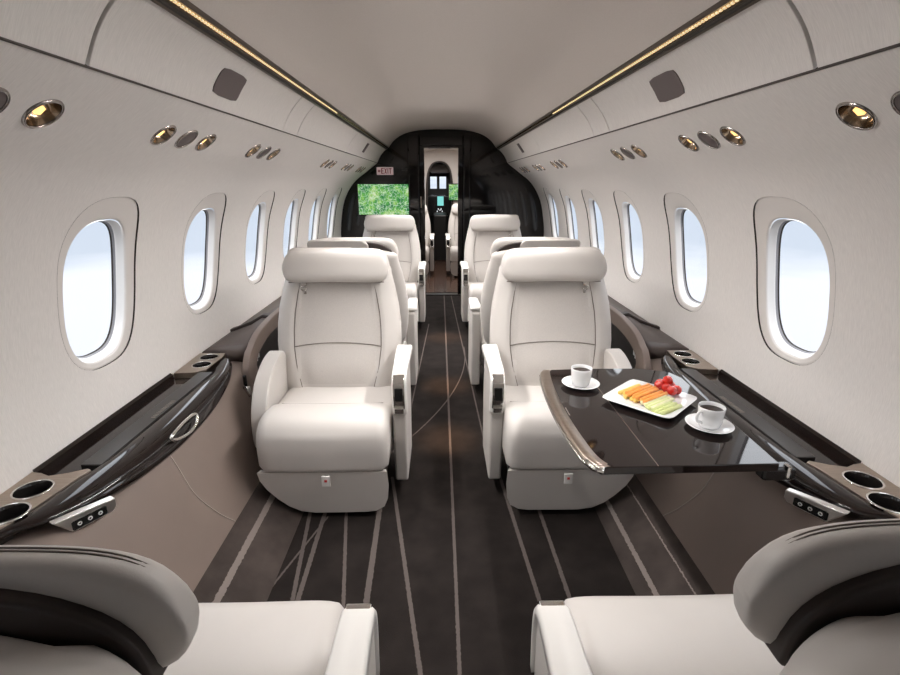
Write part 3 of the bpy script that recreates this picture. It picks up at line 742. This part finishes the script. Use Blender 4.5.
    lt = fixn(mesh('armrest_latch', *loft([[(X(x_), y_, z_) for y_, z_ in ((-.170, .425), (-.176, .48), (-.172, .535), (-.150, .560), (-.128, .562), (-.135, .425))] for x_ in (.282+AX, .328+AX)]), M['chrome'], arm, True, .003, 2))
    mesh('latch_recess', *box(X(.289+AX), X(.321+AX), -.1790, -.166, .462, .515), M['black'], lt, True, .002, 2)
    mesh('latch_tongue', *box(X(.286+AX), X(.324+AX), -.184, -.16, .412, .436), M['chrome'], lt, True, .003, 2)
    # window armrest: rounded pad
    wp = catmull([(.20, .20), (.22, .42), (.19, .545), (.13, .560), (.04, .540), (-.05, .49), (-.11, .41), (-.13, .32), (-.12, .24), (-.08, .20)], 5)
    fixn(mesh('window_armrest', *prism([(p[0], p[1]) for p in wp], 'x', X(-.236), X(-.302)), M['leather'], t, True, .016, 4))
    mesh('base', *box(X(-.2), X(.2), -.15, .2, .0, .06), M['black'], t, True, .01, 2)
    return t
CL, CR = -.505, .484
s3l = seat(1, 'near cream leather seat facing the viewer on the left of the aisle')
s3l.location = (CL, 1.98, 0)
s3r = seat(-1, 'cream leather seat facing the viewer on the right, behind the laid table', AX=-.012)
s3r.location = (CR, 1.98, 0)
dup(s3l, 'far cream leather seat facing the viewer in front of the green screen', (CL, 4.53, 0))
dup(s3r, 'far cream leather seat facing the viewer right of the doorway', (CR, 4.53, 0))
dup(s3r, 'cream seat backing onto the near left seat, only its rounded back edge visible', (CL, 3.08, 0), math.pi)
dup(s3l, 'cream seat backing onto the near right seat, only its rounded back edge visible', (CR, 3.08, 0), math.pi)
s4r = seat(1, 'nearest cream leather seat at the bottom right corner, seen from behind', rec=.07, hr_top=.992, bot=.178, HT=.021, BR=.012, RR=.04, HE=7, ZO=.060, CE_=.03, BW=.208, AX=.016)
s4r.location = (CR, .57, 0); s4r.rotation_euler = (0, 0, math.pi)
s4l = seat(-1, 'nearest cream leather seat at the bottom left corner, seen from behind', rec=.07, hr_top=.975, bot=.178, HT=.021, BR=.012, RR=.04, HE=7, ZO=.060, CE_=.03, BW=.208, AX=.016)
s4l.location = (CL, .57, 0); s4l.rotation_euler = (0, 0, math.pi)
dup(s3l, 'cream seat seen through the doorway, left side', (-.455, 7.3, 0))
dup(s3r, 'cream seat seen through the doorway, right side', (.375, 7.3, 0))

# ---------------------------------------------------------------- table
def table():
    t = empty('folding_table', 'glossy black lacquered fold-out table with a bronze edge on the right, laid with coffee', 'table', (.57, 1.4, .60)); o = Vector(t.location)
    zt = .620
    ed = catmull([(.352, 1.728), (.334, 1.700), (.318, 1.55), (.313, 1.36), (.320, 1.20), (.332, 1.105), (.356, 1.062)], 6)
    ed = [(p[0], p[1]) for p in ed]
    top = ed+[(.60, 1.066), (.80, 1.070), (.822, 1.64), (.80, 1.70), (.70, 1.738), (.50, 1.738)]
    fixn(mesh('tabletop', [Vector(p)-o for p in prism(top, 'z', zt-.022, zt)[0]], prism(top, 'z', zt-.022, zt)[1], M['gloss'], t, True, .003, 3))
    # bronze border
    inn = []
    for i, p in enumerate(ed):
        w_ = .030 if 2 < i < len(ed)-3 else .022
        inn.append((p[0]+w_, min(max(p[1], 1.066), 1.724)))
    lo = [[Vector((a[0]-.004, a[1], zt-.016))-o, Vector((a[0]-.005, a[1], zt-.006))-o, Vector((a[0], a[1], zt+.001))-o, Vector((b[0], b[1], zt+.0012))-o, Vector((b[0], b[1], zt-.004))-o] for a, b in zip(ed, inn)]
    fixn(mesh('bronze_edge', *loft(lo), M['bronze'], t))
    mesh('chrome_strip', *tube([Vector((p[0]-.006, p[1], zt-.012))-o for p in ed[6:]], .004, 8), M['chrome'], t)
    cap = mesh('corner_cap', *tube([Vector((.330, 1.10, zt-.008))-o, Vector((.340, 1.072, zt-.008))-o, Vector((.362, 1.060, zt-.008))-o], .0085, 10), M['chrome'], t)
    mesh('fold_joint', *box(.495-o.x, .4972-o.x, 1.066-o.y, 1.736-o.y, zt-.001-o.z, zt+.0004-o.z), M['bronze'], t, False)
    mesh('inlaid_latch', *box(.346-o.x, .350-o.x, 1.345-o.y, 1.40-o.y, zt-.001-o.z, zt+.0012-o.z), M['chrome'], t, False)
    fixn(mesh('support_arm', [Vector(p)-o for p in box(.775, .86, 1.082, 1.122, .560, .598)[0]], box(0,1,0,1,0,1)[1], M['black'], t, True, .01, 3))
    fixn(mesh('support_arm', [Vector(p)-o for p in box(.70, .80, 1.52, 1.60, .52, .597)[0]], box(0,1,0,1,0,1)[1], M['black'], t, True, .01, 3))
    fixn(mesh('hinge_knuckle', [Vector(p)-o for p in box(.83, .842, 1.076, 1.10, .570, .606)[0]], box(0,1,0,1,0,1)[1], M['chrome'], t, True, .012, 3))
table()
ZT_ = .6205
def cup_and_saucer(x, y, handle_dir, l1, l2):
    s_ = mesh('saucer', *lathe([(.0001, .003), (.028, .003), (.033, .0045), (.050, .010), (.062, .015), (.0635, .0165), (.062, .0175), (.050, .0125), (.034, .0075), (.024, .0065), (.0001, .0065)], 48), M['china'])
    s_.location = (x, y, ZT_-.003); tag(s_, l2, 'saucer', 'saucers on the table')
    t = empty('coffee_cup', l1, 'cup', (x, y, ZT_+.004), 0, 'coffee cups on the table'); t.scale = (1.12, 1.12, 1.12)
    mesh('cup_body', *lathe([(.0001, 0), (.021, 0), (.0245, .003), (.0285, .018), (.0305, .038), (.0315, .054), (.0308, .0555), (.0295, .054), (.0285, .036), (.026, .016), (.018, .006), (.0001, .005)], 48), M['china'], t)
    mesh('coffee', *lathe([(.0001, .0455), (.0288, .0455), (.0292, .0445)], 40), M['coffee'], t)
    c, s2 = math.cos(handle_dir), math.sin(handle_dir)
    P = catmull([(.029, .045), (.040, .046), (.0455, .036), (.042, .022), (.026, .015)], 6)
    mesh('handle', *tube([(p[0]*c, p[0]*s2, p[1]) for p in P], .0035, 10), M['china'], t)
cup_and_saucer(.441, 1.572, math.radians(60), 'small white coffee cup at the far left corner of the table', 'white saucer under the far left coffee cup')
cup_and_saucer(.722, 1.262, math.radians(200), 'small white coffee cup at the near right of the table, handle to the left', 'white saucer under the near right coffee cup')
def plate():
    C0 = Vector((.622, 1.436, ZT_)); a = math.radians(44)
    def R(u, v, z): return Vector((u*math.cos(a)-v*math.sin(a), u*math.sin(a)+v*math.cos(a), z))
    def sq(h, z, n=5): return [R(*sell(h, h, n, k, 64), z) for k in range(64)]
    o = mesh('square_plate', *loft([sq(.070, .001, 6), sq(.074, .0, 6), sq(.108, .013, 9), sq(.112, .0165, 12), sq(.110, .018, 12), sq(.078, .0085, 6), sq(.070, .0075, 6)]), M['china'])
    fixn(o); o.location = C0; tag(o, 'square white plate of cut vegetables in the middle of the table', 'plate')
    z0 = C0.z+.0095
    def stick(p, ang, ln, r, m, name, label, z, grp):
        d = Vector((math.cos(ang), math.sin(ang), .05)); q = Vector((p[0], p[1], z))
        pts = [q-d*ln*.5, q-d*ln*.48, q, q+d*ln*.48, q+d*ln*.5]; rr = [r*.7, r, r*1.02, r*.9, r*.6]
        o_ = mesh(name, *tube([x_-q for x_ in pts], rr, 6), m, None, True); o_.location = q
        return tag(o_, label, name.split('_')[-2] if name.count('_') > 1 else name.split('_')[0], grp)
    th = math.radians(31)
    # rows from the far-left to the near-right corner
    import random as rn
    rn.seed(3)
    rows = []
    def row(n, d0, d1, m, name, label, ln, r, z, grp, ang=th, sh=0):
        for i in range(n):
            d = d0+(d1-d0)*(i/(n-1) if n > 1 else 0)
            px = .600+.30*d*1.0+sh; py = 1.475-.75*d
            stick((px+rn.uniform(-.004, .004), py), ang+rn.uniform(-.03, .03), ln*rn.uniform(.9, 1.05), r, m, name, label, z+rn.uniform(0, .003), grp)
    row(5, -.035, .045, M['pepper'], 'yellow_pepper_stick', 'yellow pepper stick in the pale yellow bunch at the far left of the plate', .108, .0070, z0+.006, 'yellow pepper sticks', sh=-.005)
    row(6, -.005, .085, M['carrot'], 'carrot_stick', 'orange carrot stick lying among the bunch on the plate', .110, .0066, z0+.016, 'carrot sticks')
    row(4, .075, .125, M['apple'], 'pale_melon_stick', 'pale yellow stick lying beside the carrots on the plate', .104, .0072, z0+.008, 'pale sticks')
    row(5, .105, .175, M['celery'], 'celery_stick', 'green celery stick at the near edge of the plate', .094, .0078, z0+.006, 'celery sticks', sh=-.005)
    tp = [(.690, 1.520, 0), (.716, 1.500, 0), (.694, 1.483, 0), (.720, 1.466, 0), (.703, 1.498, .020), (.700, 1.455, .002), (.678, 1.500, .003)]
    for (x, y, dz) in tp:
        r = .0162
        t = mesh('cherry_tomato', *lathe([(.0001, -r*.92), (r*.5, -r*.84), (r*.86, -r*.5), (r, 0), (r*.88, r*.5), (r*.5, r*.86), (r*.15, r*.90), (.0001, r*.86)], 24), M['tomato'])
        t.location = (x, y, z0+r+.002+dz); tag(t, 'red cherry tomato in the heap at the wall-side corner of the plate', 'tomato', 'cherry tomatoes on the plate')
plate()

# ---------------------------------------------------------------- front bulkhead
def bulkhead():
    D0, D1 = -.205, .175; ZD = 1.655
    sh = [prof(SMAX*i/24)[0] for i in range(25)]
    cl = [p for p in CE if p[0] > 0]
    R_ = [(D1, 0), (.60, 0)]+[(.80, .10), (1.0, .25)]+[(p.x, p.y) for p in sh[::-1]]+[(.705, 1.56), (.68, 1.64), (.62, 1.69)]+[(p[0], p[1]) for p in cl[::-1]]
    right = R_+[(0, 1.846), (0, ZD), (D1, ZD)]
    left = [(-a, b) for a, b in R_]; left[0] = (D0, 0); left += [(0, 1.846), (0, ZD), (D0, ZD)]
    root = bpy.data.objects.new('wall_front', None); COL.objects.link(root); root['kind'] = 'structure'
    for pl in (left, right):
        fixn(mesh('lacquer_panel', *prism(pl, 'y', 5.90, 5.95), M['bulk'], root, False))
    for x0, x1, n_ in ((-.385, -.255, 0), (.225, .315, 1)):
        bbox('jamb_post', (x0, x1, 5.84, 5.90, 0, 1.80), M['bulk'], root, .02, 4)
    bbox('door_head', (-.255, .225, 5.86, 5.90, 1.675, 1.77), M['bulk'], root, .01, 3)
    bbox('threshold', (-.60, .60, 5.86, 5.95, 0.0, .012), M['satin'], root, .003, 2)
    d = bpy.data.objects.new('door_1', None); COL.objects.link(d); d['kind'] = 'structure'
    fixn(mesh('door_frame', *loft([[(x, y, z) for x, y, z in q] for q in
        [[(D0-.02, 5.87, 0), (D0, 5.87, 0), (D0, 5.99, 0), (D0-.02, 5.99, 0)], [(D0-.02, 5.87, ZD+.02), (D0, 5.87, ZD), (D0, 5.99, ZD), (D0-.02, 5.99, ZD+.02)],
         [(D1+.02, 5.87, ZD+.02), (D1, 5.87, ZD), (D1, 5.99, ZD), (D1+.02, 5.99, ZD+.02)], [(D1+.02, 5.87, 0), (D1, 5.87, 0), (D1, 5.99, 0), (D1+.02, 5.99, 0)]]]), M['gloss'], d, False))
    bbox('door_handle', (-.250, -.238, 5.83, 5.842, 1.02, 1.14), M['bronze'], d, .004)
bulkhead()
t = empty('wall_screen', 'wide screen showing bright green foliage on the left of the black bulkhead', 'screen', (-.667, 5.895, .94))
bbox('screen_frame', (-.295, .295, -.035, .005, -.012, .345), M['black'], t, .006)
mesh('screen_image', *box(-.282, .282, -.038, -.034, .002, .332), M['screen'], t, False)
# exit sign
t = empty('exit_sign', 'small lit pinkish EXIT sign with red letters on the black bulkhead above the screen', 'sign', (-.642, 5.893, 1.372))
bbox('sign_panel', (-.092, .092, -.018, .004, 0, .082), M['exitpink'], t, .004)
GL = {'E': [(0,0,1,6),(1,0,3,1),(1,2.5,2.6,3.5),(1,5,3,6)], 'X': None, 'I': [(1,0,2,6)], 'T': [(1,0,2,5),(0,5,3,6)]}
mb = MB(); u = .0098; x = -.042
def addbox(a, b, c, d_): mb.box(x+a*u, x+c*u, -.0195, -.0178, .012+b*u, .012+d_*u)
mb.add(*prism([(-.080, .040), (-.062, .024), (-.062, .034), (-.050, .034), (-.050, .048), (-.062, .048), (-.062, .058)], 'y', -.0195, -.0178))
for ch in 'EXIT':
    if ch == 'X':
        for pts in (((0,0),(.9,0),(3,6),(2.1,6)), ((2.1,0),(3,0),(.9,6),(0,6))):
            mb.add(*prism([(x+a*u, .012+b*u) for a, b in pts], 'y', -.0195, -.0178))
        x += 3.6*u
    else:
        for r in GL[ch]: addbox(r[0] if ch != 'I' else r[0]-1, r[1], r[2] if ch != 'I' else r[2]-1, r[3])
        x += (3.6 if ch != 'I' else 1.6)*u
mb.out('sign_letters', M['exitred'], t, smooth=False)
o = bbox('wall_switch', (-.455, -.395, 5.885, 5.902, 1.415, 1.445), M['dark'], None, .003); tag(o, 'small dark switch plate right of the exit sign on the bulkhead', 'switch')

# ---------------------------------------------------------------- entry and flight deck beyond the doorway
v, f = loft([[(-.7, y, 0), (.7, y, 0)] for y in (6.05, 10)], cap=False, closed=False); struct(mesh('floor_entry', v, f, M['wood'], None, False))
v, f = loft([[(-.72, y, 0), (-.74, y, 1.0), (-.66, y, 1.45), (-.45, y, 1.72), (0, y, 1.80), (.45, y, 1.72), (.66, y, 1.45), (.74, y, 1.0), (.72, y, 0)] for y in (5.95, 8.3)], cap=False, closed=False)
struct(mesh('wall_entry', v, f, M['cabin']))
arch = catmull([(-.235, 0), (-.255, .8), (-.24, 1.35), (-.17, 1.56), (-.035, 1.615), (.10, 1.56), (.17, 1.35), (.185, .8), (.165, 0)], 5)
arch = [(p[0], p[1]) for p in arch]
half = [p for p in arch]
mid = len(arch)//2
lft = arch[:mid+1]+[(-.035, 1.9), (-.8, 1.9), (-.8, 0)]; rgt = arch[mid:]+[(.8, 0), (.8, 1.9), (-.035, 1.9)]
wf = bpy.data.objects.new('wall_cockpit', None); COL.objects.link(wf); wf['kind'] = 'structure'
for pl in (lft, rgt): fixn(mesh('cream_bulkhead', *prism(pl, 'y', 8.3, 8.36), M['cabin'], wf, False))
lo = []
for i, p in enumerate(arch):
    c = Vector((-.035, .8)); d = (Vector(p)-c); k_ = .93
    lo.append([(p[0], 8.28, p[1]), (p[0], 8.38, p[1]), (c.x+d.x*.86, 8.38, c.y+d.y*.975), (c.x+d.x*.86, 8.28, c.y+d.y*.975)])
fixn(mesh('arch_trim', *loft(lo), M['brown'], wf))
# cockpit shell with two windscreens open to the sky
ck = bpy.data.objects.new('wall_flight_deck', None); COL.objects.link(ck); ck['kind'] = 'structure'
mb = MB()
mb.box(-.8, .8, 9.6, 9.66, 0, 1.19); mb.box(-.8, .8, 9.6, 9.66, 1.40, 1.9)
mb.box(-.8, -.205, 9.6, 9.66, 1.19, 1.40); mb.box(-.085, -.035, 9.6, 9.66, 1.19, 1.40); mb.box(.085, .8, 9.6, 9.66, 1.19, 1.40)
mb.box(-.86, -.8, 8.36, 9.66, 0, 1.9); mb.box(.8, .86, 8.36, 9.66, 0, 1.9); mb.box(-.8, .8, 8.36, 9.66, 1.78, 1.84)
mb.out('dark_lining', M['satin'], ck, smooth=False)
for x0, x1 in ((-.205, -.085), (-.035, .085)):
    mesh('windscreen_pane', [(x0, 9.63, 1.19), (x1, 9.63, 1.19), (x1, 9.63, 1.40), (x0, 9.63, 1.40)], [[0, 1, 2, 3]], M['glass'], ck, False)
bbox('overhead_lining', (-.2, .14, 8.9, 9.5, 1.46, 1.60), M['cabin'], ck, .03)
t = empty('flight_console', 'dark flight deck console with a teal display seen through the doorway', 'console', (-.03, 9.2, 0))
bbox('pedestal', (-.12, .12, -.5, .1, 0, .78), M['satin'], t, .03)
bbox('instrument_panel', (-.35, .35, .1, .25, .70, 1.08), M['black'], t, .03)
bbox('display', (-.045, .065, .085, .101, .90, 1.06), M['avionic'], t, .004)
mb = MB()
for a, b in ((-.03, .84), (.02, .84), (-.05, .80), (.04, .80), (0, .82)): mb.box(a-.008, a+.008, .088, .1, b-.012, b+.012)
mb.out('indicator_lights', M['amber'], t, smooth=False)
t = empty('small_screen', 'small green foliage screen beyond the doorway, right side', 'screen', (.235, 8.27, 1.03))
bbox('screen_frame', (-.13, .13, -.02, .01, -.01, .25), M['black'], t, .005)
mesh('screen_image', *box(-.12, .12, -.0225, -.0195, 0, .235), M['screen'], t, False)
